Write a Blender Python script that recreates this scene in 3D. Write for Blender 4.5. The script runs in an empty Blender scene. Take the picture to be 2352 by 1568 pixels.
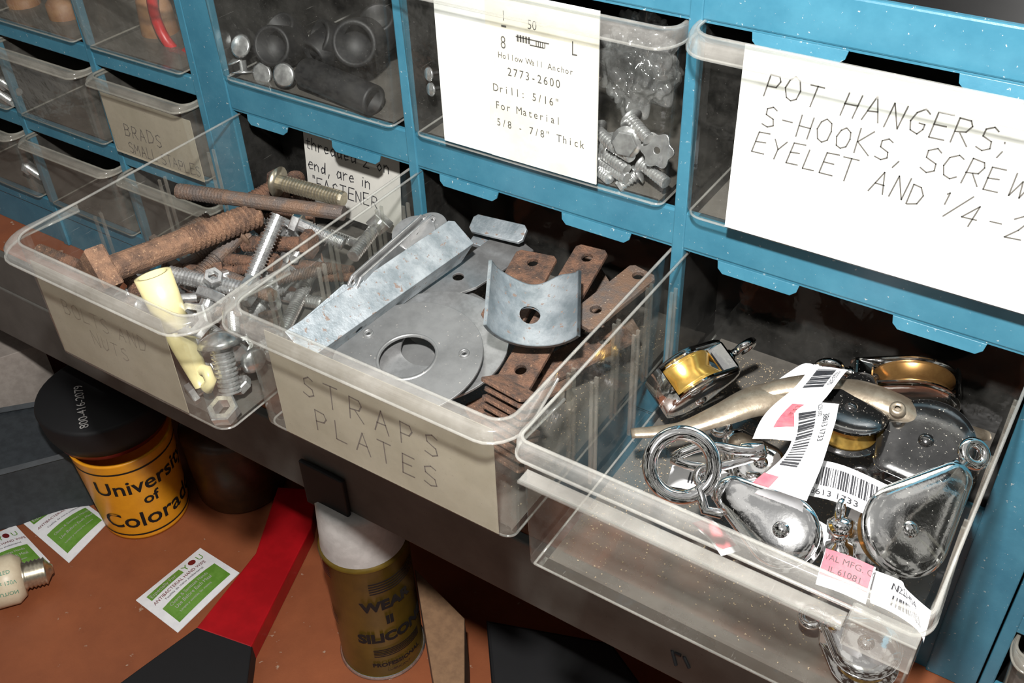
import bpy, bmesh, math, random
from mathutils import Vector, Matrix
random.seed(7)
V=Vector
F=2368.026
RX=V((0.834932,0.549405,-0.032292)); RY=V((0.321830,-0.534999,-0.781154)); RZ=V((-0.446447,0.641817,-0.623503))
C=V((38.248,-30.208,21.597))
# ---- helpers: all modelling is in centimetres, scaled to metres at the end
def ray(u,v): return RX*((u-1176)/F)+RY*((v-784)/F)+RZ
def at(u,v,z):
    d=ray(u,v); return C+d*((z-C.z)/d.z)
def ony(u,v,y):
    d=ray(u,v); return C+d*((y-C.y)/d.y)
def proj(P):
    q=P-C; z=q.dot(RZ); return (F*q.dot(RX)/z+1176, F*q.dot(RY)/z+784)
def pc(P): return F/(P-C).dot(RZ)
def zfor(P,v):
    lo,hi=0,60
    for _ in range(40):
        m=(lo+hi)/2
        if proj(P+V((0,0,m)))[1]>v: lo=m
        else: hi=m
    return lo
def FR(o,x,y=None,z=None):
    x=V(x).normalized()
    if z is not None:
        z=V(z); z=(z-x*z.dot(x)).normalized(); y=z.cross(x)
    else:
        y=V(y); y=(y-x*y.dot(x)).normalized(); z=x.cross(y)
    M=Matrix.Identity(4)
    for i in range(3):
        M[i][0]=x[i];M[i][1]=y[i];M[i][2]=z[i];M[i][3]=o[i]
    return M
def AX(p0,p1):
    d=(V(p1)-V(p0)).normalized()
    a=V((0,0,1)) if abs(d.z)<.9 else V((1,0,0))
    x=a.cross(d).normalized()
    return FR(p0,x,d.cross(x))
class MB:
    def __init__(s): s.v=[];s.f=[];s.m=[];s.s=[]
    def add(s,vs,fs,mi=0,M=None,sm=False):
        b=len(s.v)
        s.v+=[(M@V(p)) if M else V(p) for p in vs]
        for f in fs: s.f.append([b+i for i in f]);s.m.append(mi);s.s.append(sm)
    def mesh(s,me,mi=0,M=None,fn=None,sm=False):
        vs=[v.co.copy() for v in me.vertices]
        if fn: vs=[fn(p) for p in vs]
        s.add(vs,[list(p.vertices) for p in me.polygons],mi,M,sm)
    def box(s,c,size,mi=0,M=None,bev=0):
        bm=bmesh.new();bmesh.ops.create_cube(bm,size=1)
        for v in bm.verts: v.co=V((v.co.x*size[0],v.co.y*size[1],v.co.z*size[2]))
        if bev: bmesh.ops.bevel(bm,geom=bm.edges[:],offset=bev,segments=2,affect='EDGES',profile=.5)
        bm.verts.index_update()
        s.add([v.co+V(c) for v in bm.verts],[[v.index for v in f.verts] for f in bm.faces],mi,M,False)
        bm.free()
    def bb(s,a,b,mi=0,bev=0,M=None):
        a=V(a);b=V(b);s.box((a+b)/2,[abs(b[i]-a[i]) for i in range(3)],mi,M,bev)
    def lathe(s,prof,seg=24,mi=0,M=None,sm=True,sx=1,sy=1,a0=0,a1=1):
        vs=[];fs=[];n=len(prof)
        full=(a1-a0)>=1;cnt=seg if full else seg+1
        for j in range(cnt):
            a=2*math.pi*(a0+(a1-a0)*j/seg)
            for r,z in prof: vs.append((r*math.cos(a)*sx,r*math.sin(a)*sy,z))
        for j in range(seg):
            k=(j+1)%cnt
            for i in range(n-1): fs.append([j*n+i,k*n+i,k*n+i+1,j*n+i+1])
        s.add(vs,fs,mi,M,sm)
    def tube(s,path,r,seg=8,mi=0,closed=False,M=None,sm=True,flat=1,capr=True):
        path=[V(p) for p in path];n=len(path)
        rs=r if isinstance(r,(list,tuple)) else [r]*n
        vs=[];fs=[];up=None
        for i,p in enumerate(path):
            if closed: t=path[(i+1)%n]-path[i-1]
            else: t=path[min(i+1,n-1)]-path[max(i-1,0)]
            t.normalize()
            if up is None:
                up=V((0,0,1)) if abs(t.z)<.9 else V((1,0,0))
            a=up-t*up.dot(t)
            if a.length<1e-4: a=V((1,0,0))-t*t.x
            a.normalize();up=a;b=t.cross(a)
            for j in range(seg):
                w=2*math.pi*j/seg
                vs.append(p+(a*math.cos(w)*flat+b*math.sin(w))*rs[i])
        m=n if closed else n-1
        for i in range(m):
            k=(i+1)%n
            for j in range(seg):
                l=(j+1)%seg
                fs.append([i*seg+j,k*seg+j,k*seg+l,i*seg+l])
        if not closed and capr:
            fs.append(list(range(seg)));fs.append([(n-1)*seg+j for j in range(seg)])
        s.add(vs,fs,mi,M,sm)
    def ngon(s,r,n,z0,z1,mi=0,M=None,ch=.0,rot=0,hole=0):
        c=ch
        prof=[(hole,z0),(r-c,z0),(r,z0+c),(r,z1-c),(r-c,z1),(hole,z1)]
        if hole: prof.append((hole,z0))
        s.lathe(prof,n,mi,(M or Matrix.Identity(4))@Matrix.Rotation(rot,4,'Z'),sm=False)
    def plate(s,outer,holes,thick,mi=0,M=None,bev=.02):
        cu=bpy.data.curves.new('c','CURVE');cu.dimensions='2D';cu.fill_mode='BOTH'
        cu.extrude=max(thick/2-bev,.001);cu.bevel_depth=bev;cu.bevel_resolution=1
        for pts in [outer]+holes:
            sp=cu.splines.new('POLY');sp.points.add(len(pts)-1)
            for q,p in zip(sp.points,pts): q.co=(p[0],p[1],0,1)
            sp.use_cyclic_u=True
        me=c2m(cu);s.mesh(me,mi,M);bpy.data.meshes.remove(me)
    def obj(s,name,mats,parent=None,**kw):
        me=bpy.data.meshes.new(name)
        me.from_pydata([tuple(v) for v in s.v],[],s.f)
        for m in mats: me.materials.append(m)
        me.polygons.foreach_set('material_index',s.m);me.polygons.foreach_set('use_smooth',s.s)
        me.update()
        o=bpy.data.objects.new(name,me);bpy.context.scene.collection.objects.link(o)
        if parent: o.parent=parent
        for k,v in kw.items(): o[k]=v
        return o
def c2m(cu):
    o=bpy.data.objects.new('tmp',cu);bpy.context.scene.collection.objects.link(o)
    bpy.context.view_layer.update()
    dg=bpy.context.evaluated_depsgraph_get()
    me=bpy.data.meshes.new_from_object(o.evaluated_get(dg))
    bpy.data.objects.remove(o);bpy.data.curves.remove(cu)
    return me
def empty(name,**kw):
    o=bpy.data.objects.new(name,None);bpy.context.scene.collection.objects.link(o)
    for k,v in kw.items(): o[k]=v
    return o
def circ(x,y,r,n=24): return [(x+r*math.cos(2*math.pi*i/n),y+r*math.sin(2*math.pi*i/n)) for i in range(n)]
def text(s,size,align='LEFT',bold=0,xs=1,fn=None):
    cu=bpy.data.curves.new('t','FONT');cu.body=s;cu.size=size;cu.align_x=align;cu.offset=bold;cu.resolution_u=3
    me=c2m(cu)
    for v in me.vertices: v.co.x*=xs
    return me
ST={'A':[[(0,0),(.3,1),(.6,0)],[(.12,.4),(.5,.42)]],'B':[[(0,0),(0,1),(.4,.93),(.48,.75),(.35,.57),(0,.5)],[(.35,.57),(.55,.3),(.4,.04),(0,0)]],
'C':[[(.55,.85),(.35,1),(.1,.8),(0,.45),(.15,.1),(.4,0),(.58,.15)]],'D':[[(0,0),(0,1),(.35,.9),(.55,.55),(.4,.12),(0,0)]],
'E':[[(.5,1),(0,.98),(0,0),(.52,.02)],[(0,.52),(.42,.54)]],'F':[[(.5,1),(0,.98),(0,0)],[(0,.52),(.4,.54)]],
'G':[[(.55,.85),(.35,1),(.1,.8),(0,.45),(.15,.1),(.4,0),(.55,.2),(.55,.42),(.32,.42)]],'H':[[(0,0),(.02,1)],[(.5,0),(.52,1)],[(0,.5),(.52,.52)]],
'I':[[(.2,0),(.2,1)],[(.05,1),(.35,1)],[(.05,0),(.35,0)]],'K':[[(0,0),(0,1)],[(.5,1),(0,.45),(.55,0)]],'L':[[(0,1),(0,0),(.5,.02)]],
'M':[[(0,0),(.05,1),(.32,.4),(.6,1),(.68,0)]],'N':[[(0,0),(.02,1),(.5,0),(.52,1)]],'O':[[(.28,1),(.08,.85),(0,.5),(.1,.12),(.3,0),(.5,.15),(.56,.5),(.48,.85),(.28,1)]],
'P':[[(0,0),(0,1),(.4,.95),(.5,.75),(.38,.5),(0,.45)]],'R':[[(0,0),(0,1),(.4,.95),(.5,.75),(.38,.5),(0,.45)],[(.2,.46),(.55,0)]],
'S':[[(.5,.88),(.3,1),(.06,.85),(.08,.6),(.45,.42),(.5,.15),(.28,0),(0,.12)]],'T':[[(0,1),(.6,1)],[(.3,1),(.3,0)]],
'U':[[(0,1),(.02,.2),(.25,0),(.48,.2),(.5,1)]],
'W':[[(0,1),(.15,0),(.35,.7),(.52,0),(.7,1)]],'Y':[[(0,1),(.28,.5),(.56,1)],[(.28,.5),(.25,0)]],'X':[[(0,0),(.5,1)],[(0,1),(.5,0)]],
'1':[[(.2,0),(.2,1),(.08,.85)]],'4':[[(.4,0),(.4,1),(0,.35),(.55,.37)]],'2':[[(.02,.8),(.25,1),(.48,.8),(.3,.4),(0,0),(.52,.02)]],'0':[[(.28,1),(.08,.85),(0,.5),(.1,.12),(.3,0),(.5,.15),(.56,.5),(.48,.85),(.28,1)]],
'/':[[(0,-.1),(.5,1.1)]],'-':[[(.05,.5),(.45,.5)]],';':[[(.1,.55),(.14,.5)],[(.15,.12),(.05,-.18)]],',':[[(.15,.1),(.05,-.2)]],'"':[[(.08,1),(.1,.8)],[(.22,1),(.24,.8)]],
't':[[(.2,.85),(.2,.1),(.35,0)],[(.02,.6),(.4,.62)]],'h':[[(0,0),(0,1)],[(0,.4),(.2,.58),(.38,.45),(.4,0)]],'r':[[(0,0),(0,.6)],[(0,.4),(.2,.58),(.35,.55)]],
'e':[[(0,.32),(.38,.36),(.3,.58),(.1,.55),(0,.3),(.12,.02),(.4,.1)]],'a':[[(.38,.5),(.15,.58),(0,.3),(.12,0),(.36,.15),(.4,.58),(.42,0)]],
'd':[[(.38,.45),(.15,.55),(0,.3),(.12,0),(.36,.12),(.4,1),(.42,0)]],'o':[[(.2,.58),(0,.3),(.2,0),(.4,.3),(.2,.58)]],'n':[[(0,0),(0,.58)],[(0,.4),(.2,.58),(.38,.45),(.4,0)]],
'i':[[(.1,0),(.1,.5)],[(.1,.75),(.12,.8)]],'g':[[(.38,.5),(.12,.55),(0,.25),(.2,.02),(.38,.2),(.4,.55),(.36,-.3),(.05,-.3)]],' ':[]}
def hand(mb,s,o2,size,M,mi=1,lw=.035,sp=.28,jit=.04,slope=0,z=.012,ital=.08):
    rnd=random.Random(len(s)*7+ord(s[0]));x=o2[0];y=o2[1]
    for ch in s:
        g=ST.get(ch,[])
        w=max([p[0] for pl in g for p in pl],default=.3)
        dy=rnd.uniform(-jit,jit)*size; k=size*rnd.uniform(.92,1.08);it=ital+rnd.uniform(-.06,.06)
        for pl in g:
            P=[V((x+(p[0]+it*p[1]+rnd.uniform(-.02,.02))*k,y+(p[1]+rnd.uniform(-.025,.025))*k+dy,z)) for p in pl]
            for a,b in zip(P[:-1],P[1:]):
                d=(b-a);
                if d.length<1e-6: continue
                d.normalize();n=V((-d.y,d.x,0))*lw/2;e=d*lw*.3
                mb.add([a-n-e,b-n+e,b+n+e,a+n-e],[[0,1,2,3]],mi,M)
        x+=(w+sp)*size;y+=slope*size
    return x
# ---- materials
def nt(name):
    m=bpy.data.materials.new(name);m.use_nodes=True;t=m.node_tree;t.nodes.clear()
    o=t.nodes.new('ShaderNodeOutputMaterial');return m,t,o
def noise(t,scale,detail=4,rough=.6,vec=None,dist=0):
    n=t.nodes.new('ShaderNodeTexNoise');n.inputs['Scale'].default_value=scale*100;n.inputs['Detail'].default_value=detail;n.inputs['Roughness'].default_value=rough;n.inputs['Distortion'].default_value=dist
    if vec: t.links.new(vec,n.inputs['Vector'])
    return n.outputs['Fac']
def ramp(t,fac,a,b,ca=(0,0,0,1),cb=(1,1,1,1)):
    r=t.nodes.new('ShaderNodeValToRGB');r.color_ramp.elements[0].position=a;r.color_ramp.elements[1].position=b
    r.color_ramp.elements[0].color=ca;r.color_ramp.elements[1].color=cb;t.links.new(fac,r.inputs['Fac']);return r.outputs['Color']
def c4(c): return (*c,1)
def mix(t,f,a,b):
    m=t.nodes.new('ShaderNodeMix');m.data_type='RGBA'
    if isinstance(f,(int,float)): m.inputs[0].default_value=f
    else: t.links.new(f,m.inputs[0])
    for i,x in ((6,a),(7,b)):
        if isinstance(x,tuple): m.inputs[i].default_value=c4(x)
        else: t.links.new(x,m.inputs[i])
    return m.outputs[2]
def coords(t): return t.nodes.new('ShaderNodeTexCoord').outputs['Object']
def mat(name,c1,c2=None,rough=.5,metal=0,ns=1.5,lo=.4,hi=.6,bump=0,bs=8,speck=None,speckc=(.7,.7,.66),sps=9,coat=0):
    m,t,o=nt(name);p=t.nodes.new('ShaderNodeBsdfPrincipled');t.links.new(p.outputs[0],o.inputs[0])
    v=coords(t)
    p.inputs['Roughness'].default_value=rough;p.inputs['Metallic'].default_value=metal;p.inputs['Coat Weight'].default_value=coat
    c2=c2 or tuple(x*.85 for x in c1)
    col=mix(t,ramp(t,noise(t,ns,5,.65,v),lo,hi),c1,c2)
    if speck is not None:
        f=ramp(t,noise(t,sps,3,.6,v),speck,speck+.04)
        col=mix(t,f,col,speckc)
        if metal: 
            inv=t.nodes.new('ShaderNodeMath');inv.operation='MULTIPLY_ADD';inv.inputs[1].default_value=-metal;inv.inputs[2].default_value=metal
            t.links.new(f,inv.inputs[0]);t.links.new(inv.outputs[0],p.inputs['Metallic'])
    t.links.new(col,p.inputs['Base Color'])
    if bump:
        b=t.nodes.new('ShaderNodeBump');b.inputs['Strength'].default_value=bump;b.inputs['Distance'].default_value=.001
        t.links.new(noise(t,bs,4,.6,v),b.inputs['Height']);t.links.new(b.outputs[0],p.inputs['Normal'])
    return m
def clear(name,haze,hz=.12,tint=(.96,.97,.96),dust=(.62,.6,.55),rough=.08,edge=.5,base=.05):
    m,t,o=nt(name);v=coords(t)
    tr=t.nodes.new('ShaderNodeBsdfTransparent');tr.inputs[0].default_value=c4(tint)
    gl=t.nodes.new('ShaderNodeBsdfGlossy');gl.inputs['Roughness'].default_value=rough
    df=t.nodes.new('ShaderNodeBsdfDiffuse');df.inputs[0].default_value=c4(dust)
    lw=t.nodes.new('ShaderNodeLayerWeight')
    pw=t.nodes.new('ShaderNodeMath');pw.operation='POWER';pw.inputs[1].default_value=4;t.links.new(lw.outputs['Facing'],pw.inputs[0])
    ma=t.nodes.new('ShaderNodeMath');ma.operation='MULTIPLY_ADD';ma.inputs[1].default_value=edge;ma.inputs[2].default_value=base;t.links.new(pw.outputs[0],ma.inputs[0])
    m1=t.nodes.new('ShaderNodeMixShader');m2=t.nodes.new('ShaderNodeMixShader')
    r=ramp(t,noise(t,.35,6,.7,v),.38,.75,(haze,)*3+(1,),(min(haze+hz,1),)*3+(1,))
    sp=ramp(t,noise(t,7,3,.6,v),.73,.79,(0,0,0,1),(.4,.4,.4,1))
    mp=t.nodes.new('ShaderNodeMapping');mp.inputs['Rotation'].default_value=(.3,.5,.6);mp.inputs['Scale'].default_value=(14,.5,14);t.links.new(v,mp.inputs[0])
    sc=ramp(t,noise(t,1,2,.5,mp.outputs[0]),.70,.74,(0,0,0,1),(.1,.1,.1,1))
    ad=t.nodes.new('ShaderNodeMath');ad.operation='ADD';ad.use_clamp=True
    a2=t.nodes.new('ShaderNodeMath');a2.operation='ADD';a2.use_clamp=True
    t.links.new(r,ad.inputs[0]);t.links.new(sp,ad.inputs[1]);t.links.new(ad.outputs[0],a2.inputs[0]);t.links.new(sc,a2.inputs[1])
    t.links.new(a2.outputs[0],m1.inputs[0]);t.links.new(tr.outputs[0],m1.inputs[1]);t.links.new(df.outputs[0],m1.inputs[2])
    t.links.new(ma.outputs[0],m2.inputs[0]);t.links.new(m1.outputs[0],m2.inputs[1]);t.links.new(gl.outputs[0],m2.inputs[2])
    b=t.nodes.new('ShaderNodeBump');b.inputs['Strength'].default_value=.4;b.inputs['Distance'].default_value=.001
    t.links.new(noise(t,.8,3,.5,v),b.inputs['Height']);t.links.new(b.outputs[0],gl.inputs['Normal'])
    t.links.new(m2.outputs[0],o.inputs[0]);return m
BLUE=mat('blue_enamel',(.03,.132,.196),(.048,.175,.245),.34,0,.5,.35,.7,speck=.67,speckc=(.32,.37,.38),sps=6,bump=.05)
BLACK=mat('inner_sheet_black',(.002,.002,.002),(.004,.004,.004),.3,speck=.76,speckc=(.1,.09,.08))  # near-black for the inside sheets, dividers and back panels
CLR=clear('clear_polystyrene',.006,.05)
CLRE=clear('clear_polystyrene_edge',.13,.2,dust=(.62,.6,.56),rough=.1,base=.1)
CLRW=clear('cloudy_moulded_flange',.22,.2,dust=(.6,.58,.53),rough=.12,base=.1)
CLRB=clear('clear_moulded_lip',.1,.14,dust=(.6,.58,.54),rough=.1,base=.08)
CLRF=clear('dust_coated_polystyrene',.5,.4,dust=(.13,.12,.105),rough=.3,edge=.2)
CLRC=clear('cloudy_polystyrene',.04,.16,dust=(.5,.48,.42),base=.1,rough=.1)
CLRD=clear('dusty_polystyrene',.07,.15,dust=(.36,.34,.3))
CLRDE=clear('dusty_polystyrene_edge',.24,.25,dust=(.38,.36,.31))
FILM=clear('clear_film',.03,.16,dust=(.75,.75,.75),rough=.12,base=.14)
WHITE=mat('white_card',(.78,.78,.76),(.72,.71,.68),.7,ns=.4)
GCARD=mat('greyed_card',(.5,.49,.45),(.44,.43,.4),.7,ns=.4)
CREAMC=mat('cream_card',(.72,.67,.56),(.78,.74,.65),.7,ns=.6)
TAN=mat('yellowed_card',(.31,.28,.21),(.39,.35,.265),.8,ns=.35,lo=.35,hi=.65,speck=.68,speckc=(.22,.19,.13))
INK=mat('black_ink',(.03,.03,.035),None,.6)
FINK=mat('faded_ink',(.08,.075,.07),None,.6)
PENCIL=mat('grey_pencil',(.12,.11,.10),None,.6)
FPENCIL=mat('faint_pencil',(.23,.205,.16),None,.6)
GINK=mat('green_ink',(.08,.3,.2),None,.6)
RUST=mat('rusted_steel',(.165,.085,.052),(.065,.042,.032),.75,.15,1.6,.4,.6,bump=.8,bs=14,speck=.64,speckc=(.27,.155,.09))
RUSTT=mat('tan_rusted_steel',(.25,.14,.085),(.11,.065,.045),.75,.15,1.2,.4,.6,bump=.8,bs=14,speck=.62,speckc=(.36,.22,.13))
RUSTG=mat('part_rusted_steel',(.11,.09,.08),(.17,.105,.07),.6,.35,1.2,.4,.6,bump=.5,bs=14,speck=.66,speckc=(.3,.24,.18))
ZINC=mat('zinc_plated_steel',(.75,.76,.75),(.52,.52,.52),.25,.85,3,bump=.08)
YZINC=mat('yellow_zinc_steel',(.66,.6,.46),(.5,.45,.35),.3,.9,3)
GALV=mat('galvanised_steel',(.19,.225,.245),(.36,.395,.42),.45,.6,.9,.38,.62,bump=.15,speck=.62,speckc=(.16,.12,.1),sps=4)
GREY=mat('dull_grey_steel',(.24,.245,.245),(.35,.355,.355),.42,.7,.6,.35,.65,speck=.68,speckc=(.42,.39,.34))
SATIN=mat('satin_steel',(.62,.62,.62),(.48,.48,.48),.33,.85,2)
CHROME=mat('chrome',(.95,.95,.95),(.85,.85,.85),.08,1,1.2,bump=.08,bs=1.5,speck=.72,speckc=(.5,.47,.4),sps=12)
DCHROME=mat('dusty_chrome',(.75,.75,.74),(.85,.85,.83),.1,1,1.2,bump=.08,bs=1.5,speck=.69,speckc=(.5,.47,.4),sps=12)
DARKM=mat('dark_polished_metal',(.13,.13,.13),(.18,.18,.18),.13,.95,1.2,bump=.05,bs=1.5,speck=.66,speckc=(.45,.42,.36),sps=12)
BRASS=mat('brass',(.85,.55,.14),(.7,.42,.09),.22,.85,2)
DBRASS=mat('dark_brass',(.25,.13,.045),(.33,.18,.06),.3,.85,2)
NICKEL=mat('worn_satin_nickel',(.46,.39,.3),(.33,.27,.2),.36,.8,1.5,bump=.1,speck=.70,speckc=(.5,.45,.38))
CREAMP=mat('cream_plastic',(.7,.62,.33),(.64,.56,.29),.35,ns=1)
RUBBER=mat('black_rubber',(.003,.003,.004),(.006,.006,.006),.6)
PAPER=mat('tag_paper',(.78,.78,.79),(.72,.72,.74),.6)
PINK=mat('red_tag_ink',(.66,.08,.11),(.7,.13,.15),.6)
SAW=mat('sawdust',(.4,.32,.22),(.28,.22,.14),.9)
BENCH=mat('brown_hardboard',(.3,.092,.036),(.2,.06,.025),.45,0,.15,.3,.7,speck=.69,speckc=(.36,.24,.17),sps=1.2,bump=.1)
SHELFM=mat('grey_painted_board',(.12,.112,.1),(.07,.066,.058),.7,0,.25,.3,.7,speck=.68,speckc=(.04,.036,.03))  # grey darkened overall to carry the shade under the drawers
REDP=mat('red_paint',(.38,.006,.01),(.3,.005,.008),.35,ns=.4)
DRED=mat('dark_red_plastic',(.16,.012,.014),None,.4)
BLKP=mat('black_plastic',(.003,.003,.004),None,.65)
YELP=mat('yellow_plastic',(.8,.33,.014),(.75,.3,.012),.35)
GOLDP=mat('gold_printed_tin',(.15,.095,.012),(.1,.065,.009),.3,.2,.3)
WHITEP=mat('white_plastic',(.48,.46,.44),None,.4)
IVORY=mat('ivory_plastic',(.72,.63,.46),(.66,.56,.4),.4)
GREEN=mat('green_print',(.1,.24,.025),(.13,.28,.04),.5)
DGREY=mat('dark_grey_plastic',(.035,.042,.048),(.025,.03,.035),.6)
BEIGE=mat('grey_beige_carton',(.36,.315,.28),(.3,.26,.23),.8)
CARD=mat('brown_cardboard',(.22,.125,.065),(.17,.095,.05),.8)
WALLM=mat('dark_wall_paint',(.012,.011,.01),(.008,.008,.007),.9,ns=.05)
FLOORM=mat('dark_concrete',(.06,.058,.055),(.04,.04,.038),.9,ns=.05)
AMBER=mat('amber_plastic',(.06,.024,.006),(.04,.017,.004),.35)
REDI=mat('red_plastic_ring',(.45,.012,.015),None,.4)
TANM=mat('tan_wood',(.2,.09,.04),(.24,.12,.05),.6)
# ---- trays
def outline(x0,x1,yf,yb,r,n=6):
    o=[((x0,yb),(-1,0)),((x0,(yf+r+yb)/2),(-1,0)),((x0,yf+r+2.4),(-1,0))]
    for i in range(n+1):
        a=math.pi+math.pi/2*i/n;o.append(((x0+r+r*math.cos(a),yf+r+r*math.sin(a)),(math.cos(a),math.sin(a))))
    for i in range(n+1):
        a=1.5*math.pi+math.pi/2*i/n;o.append(((x1-r+r*math.cos(a),yf+r+r*math.sin(a)),(math.cos(a),math.sin(a))))
    o+=[((x1,yf+r+2.4),(1,0)),((x1,(yf+r+yb)/2),(1,0)),((x1,yb),(1,0))]
    return o
def tray(parent,x0,x1,yf,yb,zt,h,lipf=.6,lips=.2,r=1.0,ribs=(),mats=None,front=0,lipd=.28,cloudy=False,lm=1,**kw):
    mb=MB();o=outline(x0,x1,yf,yb,r)
    lv=[(0,0,0),(-h*.5,.06,front*.5),(-h+.35,.12,front),(-h+.08,.24,front+.1),(-h,.5,front+.35)]
    n=len(o);rings=[]
    for dz,ins,fb in lv:
        ring=[]
        for (p,nn) in o:
            w=max(0,-nn[1])
            ring.append((p[0]-nn[0]*ins,p[1]-nn[1]*ins+w*fb,zt+dz))
        rings.append(ring)
    vs=[p for rg in rings for p in rg]
    for k in range(len(lv)-1):
        for i in range(n):
            j=(i+1)%n
            fr=cloudy and i>=3 and i<n-4
            mb.add([vs[k*n+i],vs[k*n+j],vs[(k+1)*n+j],vs[(k+1)*n+i]],[[0,1,2,3]],3 if fr else 0,None,True)
    mb.add(rings[-1],[list(range(n))],2)
    mb.tube([(p[0],p[1],zt) for p,_ in o],.06,6,1)
    mb.tube([(p[0],p[1],p[2]) for p in rings[3]],.05,6,1)
    if lipf:
        inner=[];mid=[];m2_=[];low=[]
        for (p,nn) in o:
            k=1 if p[1]<yf+r+.01 else 0
            ox=nn[0]*lips*k;oy=nn[1]*lipf
            inner.append((p[0],p[1],zt));mid.append((p[0]+ox*.7,p[1]+oy*.7,zt+.06));m2_.append((p[0]+ox*.95,p[1]+oy*.94,zt-.03));low.append((p[0]+ox,p[1]+oy,zt-lipd))
        idx=range(2,n-2)
        A=[inner[i] for i in idx];B=[mid[i] for i in idx];B2=[m2_[i] for i in idx];D=[low[i] for i in idx];m=len(A)
        fs=[[q*m+i,q*m+i+1,(q+1)*m+i+1,(q+1)*m+i] for q in range(3) for i in range(m-1)]
        mb.add(A+B+B2+D,fs,lm,None,True)
        mb.tube(D,.06,6,1)
    for (side,y) in ribs:
        x=x0+.13 if side<0 else x1-.13
        for dy in (-.16,.16):
            mb.bb((x-.07,y+dy-.045,zt-h+.4),(x+.07,y+dy+.045,zt-.9),3)
    return mb.obj('drawer',mats or [CLR,CLRE,CLRF,CLRC,CLRW],parent,**kw)
def card(parent,o,x,y,w,h,deco,mats,**kw):
    mb=MB();M=FR(o,x,y);mb.bb((0,0,-.03),(w,h,0),0,M=M)
    if deco: deco(mb,M,w,h)
    return mb.obj('label_card',mats,parent,**kw)
XL,X1,X2,X3=1.55,12.46,25.0,38.07
P=.25;RH=1.567;H=7.212;G=.34
# ---- main cabinet
cab=empty('drawer_cabinet',label='blue enamelled steel drawer cabinet with clear pull-out drawers',category='cabinet')
ZB,ZT=-17,20
def post(x0,x1,par=None,zb=ZB,zt=ZT):
    mb=MB();mb.bb((x0,-.05,zb),(x1,.35,zt),0,.06);mb.obj('frame_post',[BLUE],par or cab)
post(-.38,XL-.06);post(X1-P,X1+P);post(X2-P,X2+P);post(X3-P,X3+1.7)
for z in (RH+H,0,-H-RH):
    mb=MB();mb.bb((XL-.1,0,z),(X3,.3,z+RH),0,.08);mb.bb((XL-.1,.05,z-.08),(X3,.9,z+.06),0);mb.bb((XL-.1,.3,z+RH-.15),(X3,14.5,z+RH-.05),1)
    mb.obj('shelf_rail',[BLUE,BLACK],cab)
mb=MB();mb.bb((XL-.1,.1,ZB),(X3,.4,-H-RH));mb.obj('base_panel',[BLUE],cab)
mb=MB();mb.bb((-.3,14.5,ZB),(X3+1.6,14.7,ZT));mb.obj('back_panel',[BLACK],cab)
for x in (XL-.15,X1,X2,X3):
    mb=MB();mb.bb((x-.05,.3,ZB),(x+.05,14.5,ZT));mb.obj('divider_panel',[BLACK],cab)
def tab(u0,v0,u1,v1,z):
    a=ony(u0,v0,0).x;b=ony(u1,v1,0).x
    mb=MB();M=FR((a,-.02,z),(1,0,0),(0,-.25,-1));w=b-a;h=.42
    mb.plate([(0,0),(w,0),(w-.05,h*.6),(w-.25,h),(.25,h),(.05,h*.6)],[],.08,0,M,.015)
    mb.obj('catch_tab',[BLUE],cab)
for t in ((570,265,662,295),(765,330,875,360),(1012,405,1145,440),(1292,492,1450,540),(1650,605,1835,660),(2050,735,2265,795)): tab(*t,-.05)
for t in ((1730,75,1950,115),(2207,165,2420,210)): tab(*t,RH+H-.05)
zt0=-G
D1=tray(cab,XL+.1,X1-.35,-12.926+.35,2.5,zt0,5.93,ribs=[(-1,-2),(-1,-5),(-1,-8.6),(1,-2),(1,-5),(1,-8.6)],lipf=.75,lips=.35,lipd=.4,r=.9,cloudy=True)
D2=tray(cab,X1+.2,X2-.35,-11.696+.5,3.6,zt0,5.93,ribs=[(-1,-1.2),(-1,-3.6),(-1,-6.6),(1,-1.2),(1,-3.8),(1,-7)],lipf=.75,lips=.45,lipd=.4,r=.7,cloudy=True)
D3=tray(cab,X2+.3,X3-.35,-11.79+.3,3.6,zt0,6.18,lipf=.35,lips=.12,lipd=.5,r=.35,ribs=[(-1,-1),(-1,-4),(-1,-7),(1,-1),(1,-4),(1,-7)])
mb=MB()
a=X2+.3;b=X3-.35;yf=-11.79
mb.bb((a+.5,yf-.03,zt0-1.4),(b-1.9,yf+.02,zt0-.8),0,.02)
mb.bb((a+.5,yf-.5,zt0-.9),(b-1.9,yf-.0,zt0-.8),0,.04)
mb.tube([(a+.5,yf-.5,zt0-.88),(b-1.9,yf-.5,zt0-.88)],.08,8,0)
mb.bb((b-1.8,yf-.5,zt0-1.5),(b-.05,yf-.42,zt0-.4),0,.03)
mb.bb((b-1.8,yf-.5,zt0-.45),(b-.05,yf+.1,zt0-.37),0,.03)
mb.bb((b-1.85,yf-.5,zt0-1.5),(b-1.77,yf+.1,zt0-.4),0,.03)
mb.obj('drawer_pull',[CLRB],D3,label='broken clear plastic pull rail')
def frontcard(par,u0,u1,y,zlo,zhi,deco,mats):
    return card(par,(u0,y,zlo),(1,0,0),(0,0,1),u1-u0,zhi-zlo,deco,mats)
def deco2(mb,M,w,h):
    hand(mb,'STRAPS',(1.45,h-2.45),1.05,M,1,.055,.52,slope=-.02)
    hand(mb,'PLATES',(1.8,h-4.05),1.05,M,1,.055,.42,slope=-.02)
frontcard(D2,14.0,24.0,-11.02,-6.0,-1.0,deco2,[TAN,PENCIL])
def deco1(mb,M,w,h):
    hand(mb,'BOLTS AND',(1.2,h-2.2),.7,M,1,.03,.3);hand(mb,'NUTS',(2.6,h-3.3),.7,M,1,.03,.3)
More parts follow.
